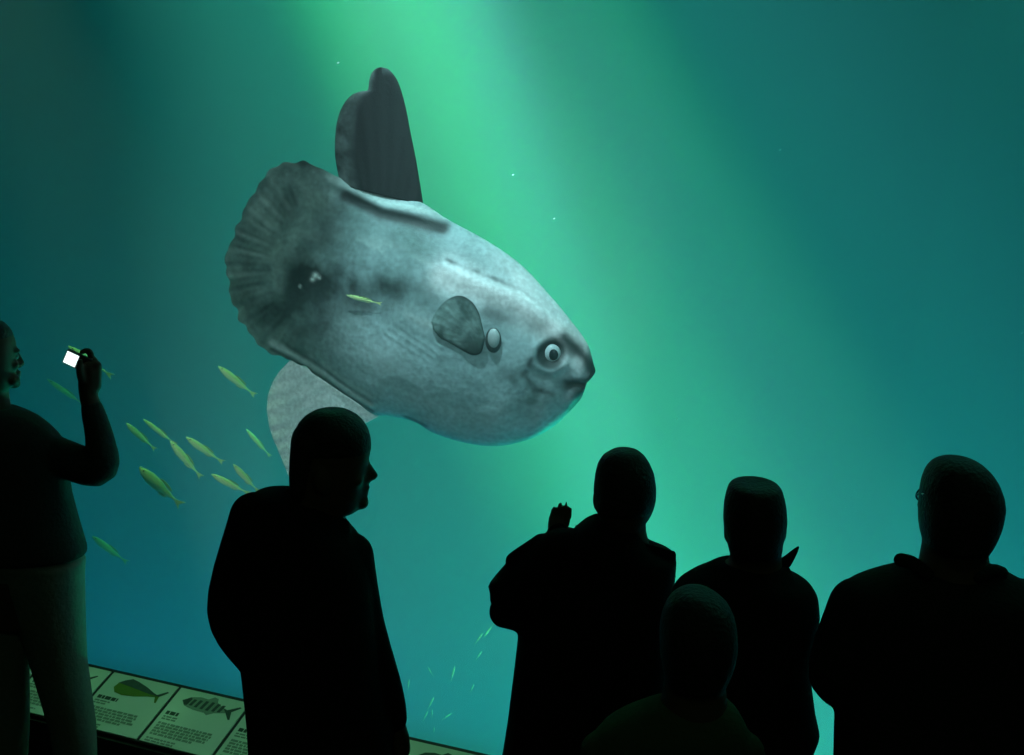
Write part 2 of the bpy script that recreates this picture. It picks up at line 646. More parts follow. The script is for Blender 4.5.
def sf_relief(x, y, t, v):
    fade = max(0, 1 - abs(v) ** 6)
    h = .018 * gs(seg_dist(x, y, RIDGE_D), 6) - .012 * gs(seg_dist(x, y - 10, RIDGE_D), 5)
    h += .014 * gs(seg_dist(x, y, BROW), 8) - .010 * gs(seg_dist(x, y - 20, BROW), 8) - .006 * gs(seg_dist(x, y + 5, BROW), 2.2)
    h += .014 * gs(seg_dist(x, y + 8.5, FOLD), 4) - .010 * gs(seg_dist(x, y + 3, FOLD), 2.5) - .006 * gs(seg_dist(x, y + 14, FOLD), 2.5)
    w, r, a = wave_edge(x, y)
    h += .0055 * w
    d = math.hypot(x - 554, y - 349)
    h += .012 * gs(d - 16, 5) - .016 * gs(d, 10)
    h += .006 * nz(x, y, 45, 3, 3.1) + .0016 * nz(x + y * .45, (y - x * .45) * 2.2, 40, 3, 8.2)
    h += .014 * ell(x, y, 577, 362, 14, 8, 40) - .020 * ell(x, y, 578, 381, 10, 4, 5) + .012 * ell(x, y, 575, 393, 9, 6, 120)
    for k in range(4):
        h -= .0022 * gs(seg_dist(x, y, [(392 + k * 6, 330 - k * 4), (434 + k * 5, 356 - k * 4)]), 1.5)
    return h * fade


PALE, MID, DARK, OLIVE, WHITE = (.34, .475, .50), (.15, .235, .24), (.014, .024, .024), (.17, .235, .21), (.86, .88, .89)


def sf_color(x, y, t, v):
    n1, n2 = nz(x, y, 38, 5, 1.3), nz(x, y, 13, 4, 5.7)
    st = nz((x * .9 + y * .45), (y * .9 - x * .45) * 3.5, 34, 4, 2.2)
    c = lerp(PALE, MID, .22 + .28 * n1 + .25 * st)
    # darker, warmer back half with mottling
    back = 1 / (1 + math.exp((x - 335 + (y - 270) * .12) / 16))
    c = lerp(c, lerp(lerp((.09, .145, .12), (.17, .25, .21), .5 + 1.1 * n2), (.30, .40, .35), .25 + .9 * nz(x, y, 17, 5, 14.2)), back * .85)
    up = ell(x, y, 395, 232, 75, 32, 20)
    c = lerp(c, (.13, .215, .205), .75 * up * (1 + .5 * n1))
    c = lerp(c, (.15, .24, .235), .6 * ell(x, y, 405, 285, 60, 26, 8) * (1 + .6 * n1))
    # dark patches
    n3 = nz(x, y, 22, 5, 11.3)
    dk = .95 * ell(x, y, 306, 277, 24, 22, 10) + .62 * ell(x, y, 345, 283, 52, 24, 8) + .45 * ell(x, y, 415, 284, 55, 18, 4)
    dk += .72 * ell(x, y, 328, 318, 15, 40, -22) + .80 * ell(x, y, 262, 312, 34, 20, 42) + .55 * ell(x, y, 328, 225, 13, 30, 25)
    dk += .62 * ell(x, y, 300, 318, 22, 28, 0) + .45 * ell(x, y, 293, 200, 12, 22, 30) + .35 * ell(x, y, 375, 305, 40, 12, 18) + .4 * ell(x, y, 246, 262, 12, 30, 0)
    dk *= .74 * max(0, 1 + .6 * n1 + .8 * n3 + .4 * n2)
    c = lerp(c, DARK, min(.93, dk * 1.12))
    # light mottles on the tail
    lt = ell(x, y, 272, 238, 17, 22, 20) * .6 + ell(x, y, 320, 202, 14, 12) * .6 + ell(x, y, 283, 330, 10, 10) * .3 + ell(x, y, 282, 275, 7, 26) * .35
    c = lerp(c, (.30, .40, .35), lt * (.8 + .7 * n2))
    # stripes of the tail rim
    w, r, a = wave_edge(x, y)
    if w:
        c = lerp(c, DARK, .30 * max(0, w) + .10)
        c = lerp(c, (.40, .47, .43), .45 * max(0, -w))
    rim = max(0, 1 - abs(abs(v) - 1) * 14) * back
    c = lerp(c, (.34, .40, .36), .4 * rim)
    c = lerp(c, DARK, .85 * ell(x, y, 306, 163, 20, 5, 12))
    # band under the dorsal fin
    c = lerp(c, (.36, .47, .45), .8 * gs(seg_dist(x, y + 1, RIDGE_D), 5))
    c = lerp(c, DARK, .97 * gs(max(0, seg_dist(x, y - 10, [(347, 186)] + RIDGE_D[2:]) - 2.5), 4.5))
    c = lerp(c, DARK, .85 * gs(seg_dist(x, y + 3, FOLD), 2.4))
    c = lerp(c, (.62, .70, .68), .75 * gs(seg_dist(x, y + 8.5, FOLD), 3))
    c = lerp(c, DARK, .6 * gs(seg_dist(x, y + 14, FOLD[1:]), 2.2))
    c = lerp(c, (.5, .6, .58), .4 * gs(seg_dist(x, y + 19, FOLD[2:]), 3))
    c = lerp(c, (.40, .52, .51), .5 * ell(x, y, 402, 250, 42, 7, 20) * max(0, .6 + 2.2 * st))  # highlight streak painted into the upper flank colour
    c = lerp(c, (.60, .70, .70), .45 * ell(x, y, 438, 318, 30, 8, 24) * (1 + 1.2 * st))  # second painted highlight, behind the pectoral fin
    # white brow stripe, part own colour and part painted light; belly
    bw = max(gs(seg_dist(x, y - 8, BROW), 14.5), .55 * gs(seg_dist(x, y + 8, BROW[2:]), 12))
    c = lerp(c, WHITE, 1.0 * bw * (1 + .25 * st))
    c = lerp(c, DARK, .75 * gs(seg_dist(x, y + 6, [(452, 263), (470, 270), (490, 277), (512, 288), (530, 299)]), 2.0) * (.6 + .9 * n2))
    c = lerp(c, WHITE, .35 * ell(x, y, 520, 272, 40, 10, 38))
    c = lerp(c, (.56, .68, .70), .6 * ell(x, y, 372, 338, 52, 26, 28) * (1 + .5 * n1))
    c = lerp(c, (.30, .46, .49), .4 * ell(x, y, 480, 400, 80, 34, 15))
    # flank behind the brow and face markings
    c = lerp(c, DARK, .55 * gs(seg_dist(x, y, [(492, 306), (520, 316), (548, 330), (575, 350)]), 8) * (1 + .6 * n1))
    c = lerp(c, DARK, .95 * gs(seg_dist(x, y, [(566, 334), (577, 345), (587, 357), (594, 368)]), 7))
    c = lerp(c, DARK, .95 * gs(seg_dist(x, y, [(594, 366), (592, 376), (584, 381), (570, 380)]), 6.5))
    c = lerp(c, DARK, .85 * gs(seg_dist(x, y, [(583, 383), (580, 398), (572, 408)]), 4.5))
    c = lerp(c, DARK, .95 * ell(x, y, 577, 384, 9, 8))
    c = lerp(c, (.45, .55, .58), .5 * ell(x, y, 568, 366, 10, 6, 30))
    d = math.hypot(x - 554, y - 350)
    c = lerp(c, DARK, .97 * gs(max(0, d - 11.5), 3))
    c = lerp(c, (.12, .19, .19), .6 * ell(x, y, 533, 386, 26, 20, 30) * (1 + 1.2 * n2))
    c = lerp(c, DARK, .5 * gs(seg_dist(x, y, [(536, 352), (528, 368), (540, 384), (556, 388)]), 3.5) * (1 + n2))
    c = lerp(c, DARK, .5 * ell(x, y, 513, 369, 9, 5, 30))
    c = lerp(c, (.62, .68, .70), .5 * ell(x, y, 572, 358, 9, 6, 20))
    c = lerp(c, DARK, .75 * gs(seg_dist(x, y, [(408, 415), (418, 419), (427, 423)]), 2.6))
    for px, py, r_ in ((319, 274, 3.0), (316, 278, 2.2), (323, 276, 1.6), (303, 285, 1.5)):
        c = lerp(c, (.85, .9, .86), 1.3 * gs(math.hypot(x - px, (y - py) * 1.2), r_))
    return c


fish = empty('ocean_sunfish', at(410, 300, FY(410)),
             'huge pale grey ocean sunfish with tall dark dorsal fin swimming behind the glass', 'fish')
def tq(t):
    return .5 - .5 * math.cos(t * math.pi) if t < 1 else 1.0


def rim_warp(p):
    """scallops of the tail rim"""
    dx, dy = p.x - CCX, p.y - CCY
    if dx > -5:
        return p
    r, a = math.hypot(dx, dy), math.atan2(dy, dx)
    k = max(0, min(1, (r - 70) / 30)) * min(1, (-dx - 5) / 25)
    return p + Vector((dx, dy)) / r * k * (1.3 * math.sin(a * 20 + 1.5 * math.sin(a * 7)) + .8 * math.sin(a * 41 + .6) + .6 * nz(p.x, p.y, 9, 2, 4.4))


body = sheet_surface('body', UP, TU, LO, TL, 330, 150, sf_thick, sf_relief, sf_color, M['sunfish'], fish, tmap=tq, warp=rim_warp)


def ribs(x, y, cx, cy, n):
    a = math.atan2(y - cy, x - cx)
    return math.sin(a * n)


# dorsal fin
DL = [(423, 206), (420, 186), (415.5, 158), (411, 134), (405.5, 103), (399, 81), (391, 70), (384, 67.5)]
DR = [(340, 186), (335, 160), (334.6, 142), (337, 122), (343, 106), (352, 95.4), (362, 91.5), (369, 90), (371, 80), (374, 72.5), (379, 68.5), (384, 67.5)]
sheet_surface('dorsal_fin', DL, arc_ts(DL), DR, arc_ts(DR), 90, 60,
              lambda t, v: (.030 * (1 - t) + .006) * max(0, 1 - abs(v) ** 2.2) ** .6,
              lambda x, y, t, v: .0012 * ribs(x, y, 385, 290, 70) * (1 - abs(v) ** 6),
              lambda x, y, t, v: lerp(lerp((.005, .009, .010), (.17, .21, .205), max(0, 1.35 - abs(v - 1) * 2.4) * (.6 + .9 * nz(x, y, 14, 4, 2))), (.25, .32, .32), .6 * max(0, 1 - (1 - t) * 9) * (v < 0)),
              M['fin'], fish, off=lambda x, y, t, v: .05 * t * t - .01)['label'] = 'tall dark dorsal fin'
# anal fin
AF = [(380, 416), (352, 432), (328, 455), (310, 478), (300, 496)]
AR = [(292, 358), (278, 373), (270, 388), (267, 402), (268, 418), (272, 434), (278, 448), (285, 464), (293, 484), (300, 496)]
sheet_surface('anal_fin', AF, arc_ts(AF), AR, arc_ts(AR), 90, 60,
              lambda t, v: (.022 * (1 - t) + .005) * max(0, 1 - abs(v) ** 2.2) ** .6,
              lambda x, y, t, v: .0022 * math.sin(y * .42 + x * .16 + 1.2 * nz(x, y, 30, 2, 1)) * max(0, v + .3),
              lambda x, y, t, v: lerp((.95, .96, .95), (.80, .85, .84), .3 + .7 * nz(x, y, 20, 4, 4) + .25 * math.sin(y * .42 + x * .16)),
              M['fin'], fish, off=lambda x, y, t, v: -.012 + .03 * t)['label'] = 'pale ribbed anal fin'


def on_body(x, y):
    """front surface offset of the sunfish at a pixel, by searching the section through it"""
    best, bo = 1e9, 0
    for i in range(101):
        t = i / 100
        a, b = chain(UP, TU, t), chain(LO, TL, t)
        L = (b - a).length
        if L < 1:
            continue
        u = (Vector((x, y)) - a).dot(b - a) / L / L
        if 0 < u < 1:
            d = (a + (b - a) * u - Vector((x, y))).length
            if d < best:
                best, bo = d, sf_thick(t, 2 * u - 1) + sf_relief(x, y, t, 2 * u - 1)
    return bo


# pectoral fin, rooted at the gill opening and fanning backwards
PU = [(492, 331), (489, 318), (486, 306), (479, 295), (468, 289.5), (455, 294), (444, 306), (440, 315)]
PL = [(492, 331), (488, 345), (480, 347), (468, 341), (458, 335), (449, 330), (443, 323), (440, 315)]
pb = on_body(490, 332)
pt = on_body(445, 315)
sheet_surface('pectoral_fin', PU, arc_ts(PU), PL, arc_ts(PL), 60, 40,
              lambda t, v: (.014 * (1 - t) + .004) * max(0, 1 - abs(v) ** 2.2) ** .6,
              lambda x, y, t, v: .0007 * ribs(x, y, 494, 334, 40) * (1 - abs(v) ** 4),
              lambda x, y, t, v: lerp(lerp((.07, .115, .11), (.22, .32, .31), .35 + .9 * nz(x, y, 14, 3, 9) + .05 * ribs(x, y, 494, 334, 40) + .4 * (470 - x) / 30), (.02, .03, .03), max(0, (abs(v) - .80) * 4.5) * max(0, min(1, (x - 446) / 18)) + .5 * ell(x, y, 482, 340, 14, 5, 15)),
              M['fin'], fish, off=lambda x, y, t, v: pb + .005 + (pt + .004 - pb) * max(0, min(1, (492 - x) / 50)) + .009 * math.sin(max(0, min(1, (492 - x) / 50)) * math.pi))['label'] = 'grey-green rounded pectoral fin'


def ellipsoid_mesh(c, ax1, ax2, ax3, seg=28, ring=16):
    v, f = [], []
    for i in range(ring + 1):
        th = math.pi * i / ring
        for j in range(seg):
            ph = 2 * math.pi * j / seg
            v.append(c + ax1 * (math.sin(th) * math.cos(ph)) + ax2 * (math.sin(th) * math.sin(ph)) + ax3 * math.cos(th))
    for i in range(ring):
        for j in range(seg):
            f.append((i * seg + j, i * seg + (j + 1) % seg, (i + 1) * seg + (j + 1) % seg, (i + 1) * seg + j))
    return v, f


FR = Vector((-FN.y, FN.x, 0))
if FR.x < 0:
    FR = -FR
FU = Vector((0, 0, 1))
mpp = (at(501, 300, 5.2) - at(500, 300, 5.2)).length


def fish_point(px, py, off):
    return at(px, py, FY(px)) + FN * off


ob = on_body(554, 350)
c = fish_point(554, 350, ob - .008)
eye = link('eye', *ellipsoid_mesh(c, FR * (9.2 * mpp), FU * (9.8 * mpp), FN * (6 * mpp)), M['iris'], fish)
eye['label'] = 'pale ringed eye'
pc = fish_point(556.2, 350, ob - .008 + 4.6 * mpp)
link('pupil', *ellipsoid_mesh(pc, FR * (4.8 * mpp), FU * (5.6 * mpp), FN * (2.4 * mpp)), M['pupil'], eye)
og = on_body(500, 333)
gc = fish_point(499.5, 333.5, og + .002)
gill = link('gill_opening', *ellipsoid_mesh(gc, FR * (8 * mpp), FU * (12.5 * mpp), FN * .02),
            mat('gill_rim', (.05, .075, .075), .5, noise_scale=40), fish)
link('gill_flap', *ellipsoid_mesh(fish_point(500, 332, og + .007), FR * (6.4 * mpp), FU * (10.2 * mpp), FN * .02),
     mat('gill_skin', (.42, .50, .51), .45, noise_scale=40), gill)


# ------------------------------------------------------------------ small fish
def make_small_fish(name, label):
    """one metre long along +X (head at +X), built at the origin"""
    root = empty(name, (0, 0, 0), label, 'fish', 'small yellow-green fish')
    n, sg = 26, 18
    v, f, cl = [], [], []
    for i in range(n + 1):
        t = i / n
        x = .5 - t * .86
        r = interp([(0, .004), (.05, .030), (.15, .062), (.32, .086), (.5, .082), (.75, .046), (.93, .018), (1, .014)], t)
        for j in range(sg):
            a = 2 * math.pi * j / sg
            v.append(Vector((x, math.sin(a) * r * .62, math.cos(a) * r - .012 * math.sin(t * 3.1))))
            up = math.cos(a)
            base = lerp((.80, .92, .52), (.50, .72, .26), (up + .25) * 1.4)
            cl.append(lerp(base, (.85, .85, .35), .5 * gs(up - .15, .22)))
    for i in range(n):
        for j in range(sg):
            f.append((i * sg + j, i * sg + (j + 1) % sg, (i + 1) * sg + (j + 1) % sg, (i + 1) * sg + j))
    f += [tuple(range(sg)), tuple(n * sg + j for j in range(sg))]
    link('body', v, f, M['smallfish'], root, colors=cl)

    def fin(nm, poly, th, col):
        k = len(poly)
        vv = [Vector((x, -th, z)) for x, z in poly] + [Vector((x, th, z)) for x, z in poly]
        ff = [tuple(range(k)), tuple(reversed(range(k, 2 * k)))] + [(q, (q + 1) % k, (q + 1) % k + k, q + k) for q in range(k)]
        link(nm, vv, ff, M['smallfish'], root, smooth=False, colors=[col] * (2 * k))
    fin('tail_fin', [(-.33, .012), (-.40, .03), (-.50, .07), (-.46, .025), (-.44, 0), (-.46, -.03), (-.5, -.07), (-.40, -.034), (-.33, -.016)], .006, (.62, .72, .28))
    fin('dorsal_fin', [(.12, .076), (.05, .098), (-.08, .092), (-.2, .066), (-.16, .045), (.0, .068)], .005, (.36, .50, .18))
    fin('anal_fin', [(.0, -.07), (-.06, -.095), (-.16, -.082), (-.2, -.055), (-.1, -.055)], .005, (.6, .7, .4))
    for s in (-1, 1):
        e = ellipsoid_mesh(Vector((.40, s * .030, .012)), Vector((.013, 0, 0)), Vector((0, .006, 0)), Vector((0, 0, .013)), 10, 6)
        link('eye', e[0], e[1], M['pupil'], root)
    return root


def copy_tree(o, parent=None):
    k = o.copy()
    COL.objects.link(k)
    if parent:
        k.parent = parent
    for ch in list(o.children):
        copy_tree(ch, k)
    return k


proto = None
FISHES = [
    # head px, tail px, Y, label
    ((218, 366), (256, 396), 5.5, 'bright yellow-green small fish highest of the school, left of the sunfish\'s pale lower fin'),
    ((126, 423), (156, 450), 5.9, 'small green fish at the left end of the upper row of the school'),
    ((143, 419), (177, 445), 5.9, 'small slender green fish, second along the upper row of the school'),
    ((170, 441), (202, 478), 5.5, 'small green fish diving steeply in the middle of the school'),
    ((186, 437), (224, 463), 5.5, 'small green fish with bright belly right of the steep diver'),
    ((246, 429), (271, 457), 6.2, 'dim small green fish just left of the tip of the sunfish\'s lower fin'),
    ((211, 474), (250, 494), 5.4, 'small green fish low behind the shoulder of the profile man'),
    ((233, 464), (259, 492), 5.3, 'bright small fish touching the outline of the profile man\'s shoulder'),
    ((139, 467), (182, 506), 5.4, 'broad dusky olive fish lowest in the school'),
    ((92, 536), (128, 563), 6.6, 'dark small fish alone beside the khaki trousers of the camera man'),
    ((47, 379), (86, 406), 6.9, 'very dim small fish below the lit camera screen'),
    ((68, 346), (113, 377), 5.6, 'small fish behind the raised hand and camera'),
    ((346, 295), (382, 304), 4.97, 'faint small fish passing in front of the sunfish\'s flank'),
]
for i, (a, b, Y, lab) in enumerate(FISHES):
    if proto is None:
        proto = make_small_fish('small_fish', lab)
        o = proto
    else:
        o = copy_tree(proto)
        o['label'] = lab
    A, B = at(*b, Y), at(*a, Y - .03)
    o.location = (A + B) / 2
    d = B - A
    L = d.length
    fat = 1.25 if i == 8 else (.72 if i in (2, 5, 10, 12) else .95)
    o.scale = (L, L * fat, L * fat)
    o.rotation_euler = d.to_track_quat('X', 'Z').to_euler()
ORD = ['topmost', 'second from top', 'third from top', 'fourth from top', 'fifth from top', 'sixth from top', 'seventh from top', 'eighth from top',
       'ninth from top', 'tenth from top', 'eleventh from top', 'lowest']
TINY = [((494, 623.5), (484, 637)), ((475, 644), (483, 633)), ((476, 660), (482, 651)), ((433, 676), (428, 667)), ((451, 681), (455, 666)), ((408, 690), (409, 679)),
        ((428, 709), (434, 697)), ((432, 718), (432, 709)), ((442, 720), (452, 713)), ((470, 693), (474, 684)), ((434, 734), (434, 727)), ((423, 721), (428, 711))]
TINY.sort(key=lambda q: (q[0][1] + q[1][1]) / 2)
for (a, b), od in zip(TINY, ORD):
    o = copy_tree(proto)
    o['label'] = 'tiny pale fish of the distant low school, ' + od
    o['group'] = 'distant school of tiny fish'
    A, B = at(*a, 7.8), at(*b, 7.8)
    o.location = (A + B) / 2
    d = B - A
    L = d.length
    o.scale = (L, L * .6, L * .6)
    o.rotation_euler = d.to_track_quat('X', 'Z').to_euler()

SPECK = [(338, 63, 'above the dorsal fin\'s left side'), (513, 175, 'in the green beam right of the dorsal fin'), (554, 219, 'in the beam above the sunfish\'s brow'),
         (677, 419, 'in open water above the striding visitors'), (1022, 333, 'at the far right edge of the water'), (780, 150, 'in the dark upper right water')]
for x, y, w in SPECK:
    p = at(x, y, 4.9)
    v, f = ellipsoid_mesh(p, Vector((.0055, 0, .002)), Vector((0, .003, 0)), Vector((0, 0, .0035)), 10, 6)
    tag(link('drifting_speck', v, f, M['speck']), 'tiny pale speck drifting ' + w, 'speck', 'drifting specks')


# ------------------------------------------------------------------ people: closed pieces fused into one surface
class Solid:
    def __init__(self):
        self.v, self.f = [], []

    def add(self, v, f):
        b = len(self.v)
        self.v += list(v)
        self.f += [tuple(i + b for i in q) for q in f]
        return self

    def rings(self, rings):
        n = len(rings[0])
        v = [p for r in rings for p in r]
        f = []
        for i in range(len(rings) - 1):
            for j in range(n):
                f.append((i * n + j, i * n + (j + 1) % n, (i + 1) * n + (j + 1) % n, (i + 1) * n + j))
        f.append(tuple(reversed(range(n))))
        f.append(tuple((len(rings) - 1) * n + j for j in range(n)))
        return self.add(v, f)

    def loft(self, rows, Y, grow=0.0, seg=40, p=2.2):
        """rows: (py, xl, xr, half depth, depth shift)"""
        rr = []
        for r in sub(rows):
            py, xl, xr, hd = r[:4]
            sh = r[4] if len(r) > 4 else 0
            a, b = at(xl, py, Y + sh), at(xr, py, Y + sh)
            c, hw = (a + b) / 2, (b - a).length / 2 + grow
            hd = hd + grow
            hw, hd = max(hw, .004), max(hd, .004)
            ring = []
            for j in range(seg):
                an = 2 * math.pi * j / seg
                cx, sx = math.cos(an), math.sin(an)
                ring.append(c + Vector((math.copysign(abs(cx) ** (2 / p), cx) * hw, math.copysign(abs(sx) ** (2 / p), sx) * hd, 0)))
            rr.append(ring)
        return self.rings(rr)

    def tube(self, pts, rads, seg=16, flat=None):
        """pts: world points; rads: radius at each; round ends"""
        P, R = [], []
        k = 5
        for i in range(len(pts) - 1):
            for q in range(k):
                u = q / k
                p0 = pts[max(i - 1, 0)]
                p3 = pts[min(i + 2, len(pts) - 1)]
                p1, p2 = pts[i], pts[i + 1]
                P.append(.5 * ((2 * p1) + (p2 - p0) * u + (2 * p0 - 5 * p1 + 4 * p2 - p3) * u * u + (3 * p1 - p0 - 3 * p2 + p3) * u ** 3))
                R.append(rads[i] + (rads[i + 1] - rads[i]) * u)
        P.append(pts[-1])
        R.append(rads[-1])
        t0, t1 = (P[0] - P[1]).normalized(), (P[-1] - P[-2]).normalized()
        pre = [(P[0] + t0 * R[0] * math.sin(a), R[0] * math.cos(a)) for a in (1.45, 1.1, .7, .35)]
        post = [(P[-1] + t1 * R[-1] * math.sin(a), R[-1] * math.cos(a)) for a in (.35, .7, 1.1, 1.45)]
        P = [q[0] for q in pre] + P + [q[0] for q in post]
        R = [q[1] for q in pre] + R + [q[1] for q in post]
        up = None
        rr = []
        for i in range(len(P)):
            tg = (P[min(i + 1, len(P) - 1)] - P[max(i - 1, 0)]).normalized()
            if up is None:
                up = tg.orthogonal().normalized()
            up = (up - tg * up.dot(tg)).normalized()
            s = tg.cross(up)
            rr.append([P[i] + (up * math.cos(2 * math.pi * j / seg) + s * math.sin(2 * math.pi * j / seg)) * R[i] for j in range(seg)])
        return self.rings(rr)

    def ball(self, c, a, b, d):
        return self.add(*ellipsoid_mesh(c, a, b, d, 20, 12))

    def fuse(self, name, m, parent, voxel=.007, smooth=4, label=None):
        me = bpy.data.meshes.new('tmp')
        me.from_pydata([tuple(v) for v in self.v], [], self.f)
        bm = bmesh.new()
        bm.from_mesh(me)
        bmesh.ops.recalc_face_normals(bm, faces=bm.faces)
        bm.to_mesh(me)
        bm.free()
        t = bpy.data.objects.new('tmp', me)
        COL.objects.link(t)
        r = t.modifiers.new('r', 'REMESH')
        r.mode = 'VOXEL'
        r.voxel_size = voxel
        if smooth:
            s = t.modifiers.new('s', 'SMOOTH')
            s.factor = .5
            s.iterations = smooth
        dg = bpy.context.evaluated_depsgraph_get()
        out = bpy.data.meshes.new_from_object(t.evaluated_get(dg))
        bpy.data.objects.remove(t)
        bpy.data.meshes.remove(me)
        out.name = name
        out.transform(Matrix.Translation(-parent_world(parent)))
        out.materials.clear()
        out.materials.append(m)
        out.polygons.foreach_set('use_smooth', [True] * len(out.polygons))
        o = bpy.data.objects.new(name, out)
        COL.objects.link(o)
        o.parent = parent
        if label:
            o['label'] = label
        return o


def trim(rows):
    """head outlines a touch smaller, for the depth of the skull behind the traced rows"""
    y0, y1 = rows[0][0], rows[-1][0]
    out = []
    for r in rows:
        u = (r[0] - y0) / (y1 - y0)
        out.append((r[0] + 2.6 * (1 - u), r[1] + 1.2, r[2] - 1.2) + tuple(r[3:]))
    return out


def settle(rows):
    """shoulder slope a touch lower, for the depth of the shoulders behind the traced rows"""
    y0 = rows[0][0]
    return [(r[0] + 6.5 * max(0, 1 - (r[0] - y0) / 75),) + tuple(r[1:]) for r in rows]


def sub(rows, k=3):
    """finer rows, smoothly interpolated"""
    rows = [tuple(r) + (0,) * (5 - len(r)) for r in rows]
    out = []
    for i in range(len(rows) - 1):
        p1, p2 = rows[i], rows[i + 1]
        for q in range(k):
            u = q / k
            out.append(tuple(a + (b - a) * u for a, b in zip(p1, p2)))
    out.append(rows[-1])
    return out


def hand(sol, wrist, d, side, palm, size=1.0, curl=(.9, .9, .9, .9), thumb=.5):
    """five fingers on a palm: d along the hand, side towards the thumb, palm the facing of the palm"""
    d = d.normalized()
    side = (side - d * side.dot(d)).normalized()
    palm = d.cross(side) * (1 if d.cross(side).dot(palm) > 0 else -1)
    k = size
    sol.tube([wrist - d * .02 * k, wrist + d * .045 * k, wrist + d * .085 * k], [.026 * k, .030 * k, .026 * k])
    for o in (-.022, .022):
        sol.tube([wrist + d * .02 * k + side * o * k * .6, wrist + d * .085 * k + side * o * k], [.018 * k, .014 * k], 10)
    for i, (o, ln) in enumerate(zip((.030, .010, -.010, -.029), (.070, .078, .072, .056))):
        base = wrist + d * (.085 - abs(o - .005) * .25) * k + side * o * k
        pts, rad, a, p = [base], [.0095 * k], 0.0, base
        for j, fr in enumerate((.45, .32, .23)):
            a += curl[i] * (1.0 if j else .7)
            p = p + (d * math.cos(a) + palm * math.sin(a) + side * .04 * (1.5 - i)) * ln * fr * k
            pts.append(p)
            rad.append((.0088, .0080, .0068)[j] * k)
        sol.tube(pts, rad, 10)
    tb = wrist + d * .025 * k + side * .026 * k
    t1 = tb + (d * .55 + side * .75 + palm * thumb * .5) * .036 * k
    t2 = t1 + (d * .85 + side * .25 + palm * thumb) .normalized() * .030 * k
    t3 = t2 + (d * .9 + palm * thumb - side * .1).normalized() * .022 * k
    sol.tube([tb, t1, t2, t3], [.014 * k, .0115 * k, .0100 * k, .0080 * k], 10)


def face(sol, c, fw, k=1.0, ears=True, nose=1.0, earw=.080):
    """features of a face on the head centred at c, looking along fw"""
    fw = Vector(fw).normalized()
    lat = fw.cross(Vector((0, 0, 1))).normalized()
    up = lat.cross(fw).normalized()
    q = lambda f, l, u: c + (fw * f + lat * l + up * u) * k
    n = nose
    sol.tube([q(.088, 0, .020), q(.098 + .006 * n, 0, -.005), q(.104 + .012 * n, 0, -.026)], [.008 * k, .010 * k, .0125 * k], 12)
    for s in (-1, 1):
        sol.ball(q(.096, s * .013, -.032), fw * .012 * k, lat * .009 * k, up * .008 * k)
        sol.ball(q(.083, s * .033, .024), fw * .014 * k, lat * .026 * k, up * .009 * k)
        sol.ball(q(.070, s * .045, -.022), fw * .020 * k, lat * .020 * k, up * .018 * k)
        if ears:
            sol.ball(q(-.008, s * earw, -.012), fw * .019 * k, lat * .010 * k, up * .032 * k)
            sol.ball(q(.000, s * (earw - .004), -.034), fw * .010 * k, lat * .008 * k, up * .012 * k)
    sol.ball(q(.092, 0, -.055), fw * .013 * k, lat * .024 * k, up * .0065 * k)
    sol.ball(q(.090, 0, -.067), fw * .013 * k, lat * .021 * k, up * .0075 * k)
    sol.ball(q(.082, 0, -.093), fw * .020 * k, lat * .024 * k, up * .018 * k)
    return q


def eyes(root, q, k=1.0):
    for s in (-1, 1):
        v, f = ellipsoid_mesh(q(.080, s * .032, .004), Vector((.0125 * k, 0, 0)), Vector((0, .0125 * k, 0)), Vector((0, 0, .010 * k)), 14, 8)
        link('eye', v, f, M['eyewhite'], root)


def legs(body, trousers, root, hipc, footdir, hip_w, knees=None, foot_pts=None, thigh=.085, shin=.052, mt=None, hip_d=.115, hipz=None):
    """standing legs from the hips to the floor, trousers over them and two shoes"""
    fd = footdir.normalized()
    lat = Vector((fd.y, -fd.x, 0))
    z = hipc.z
    for i, s in enumerate((-1, 1)):
        hp = hipc + lat * (s * hip_w)
        ft = foot_pts[i] if foot_pts else Vector((hipc.x, hipc.y, 0)) + lat * (s * (hip_w + .02))
        ft = Vector((ft.x, ft.y, .09))
        kn = hp * .47 + ft * .53 + fd * .02
        body.tube([hp, kn, ft], [thigh * .85, shin, .036])
        if trousers is not None:
            trousers.tube([hp, kn, ft + Vector((0, 0, -.03))], [thigh, shin * 1.25, .058])
        body.tube([ft, ft + fd * .08 + Vector((0, 0, -.045)), ft + fd * .15 + Vector((0, 0, -.055))], [.034, .032, .024])
        sh = Solid()
        sh.tube([ft - fd * .045 + Vector((0, 0, -.045)), ft + fd * .06 + Vector((0, 0, -.05)), ft + fd * .165 + Vector((0, 0, -.062))], [.043, .044, .034])
        sh.tube([ft + Vector((0, 0, -.03)), ft + Vector((0, 0, .0))], [.045, .042])
        sh.v = [Vector((p.x, p.y, max(p.z, 0.001))) for p in sh.v]
        sh.fuse('shoe', M['shoe'], root, .008, 2)


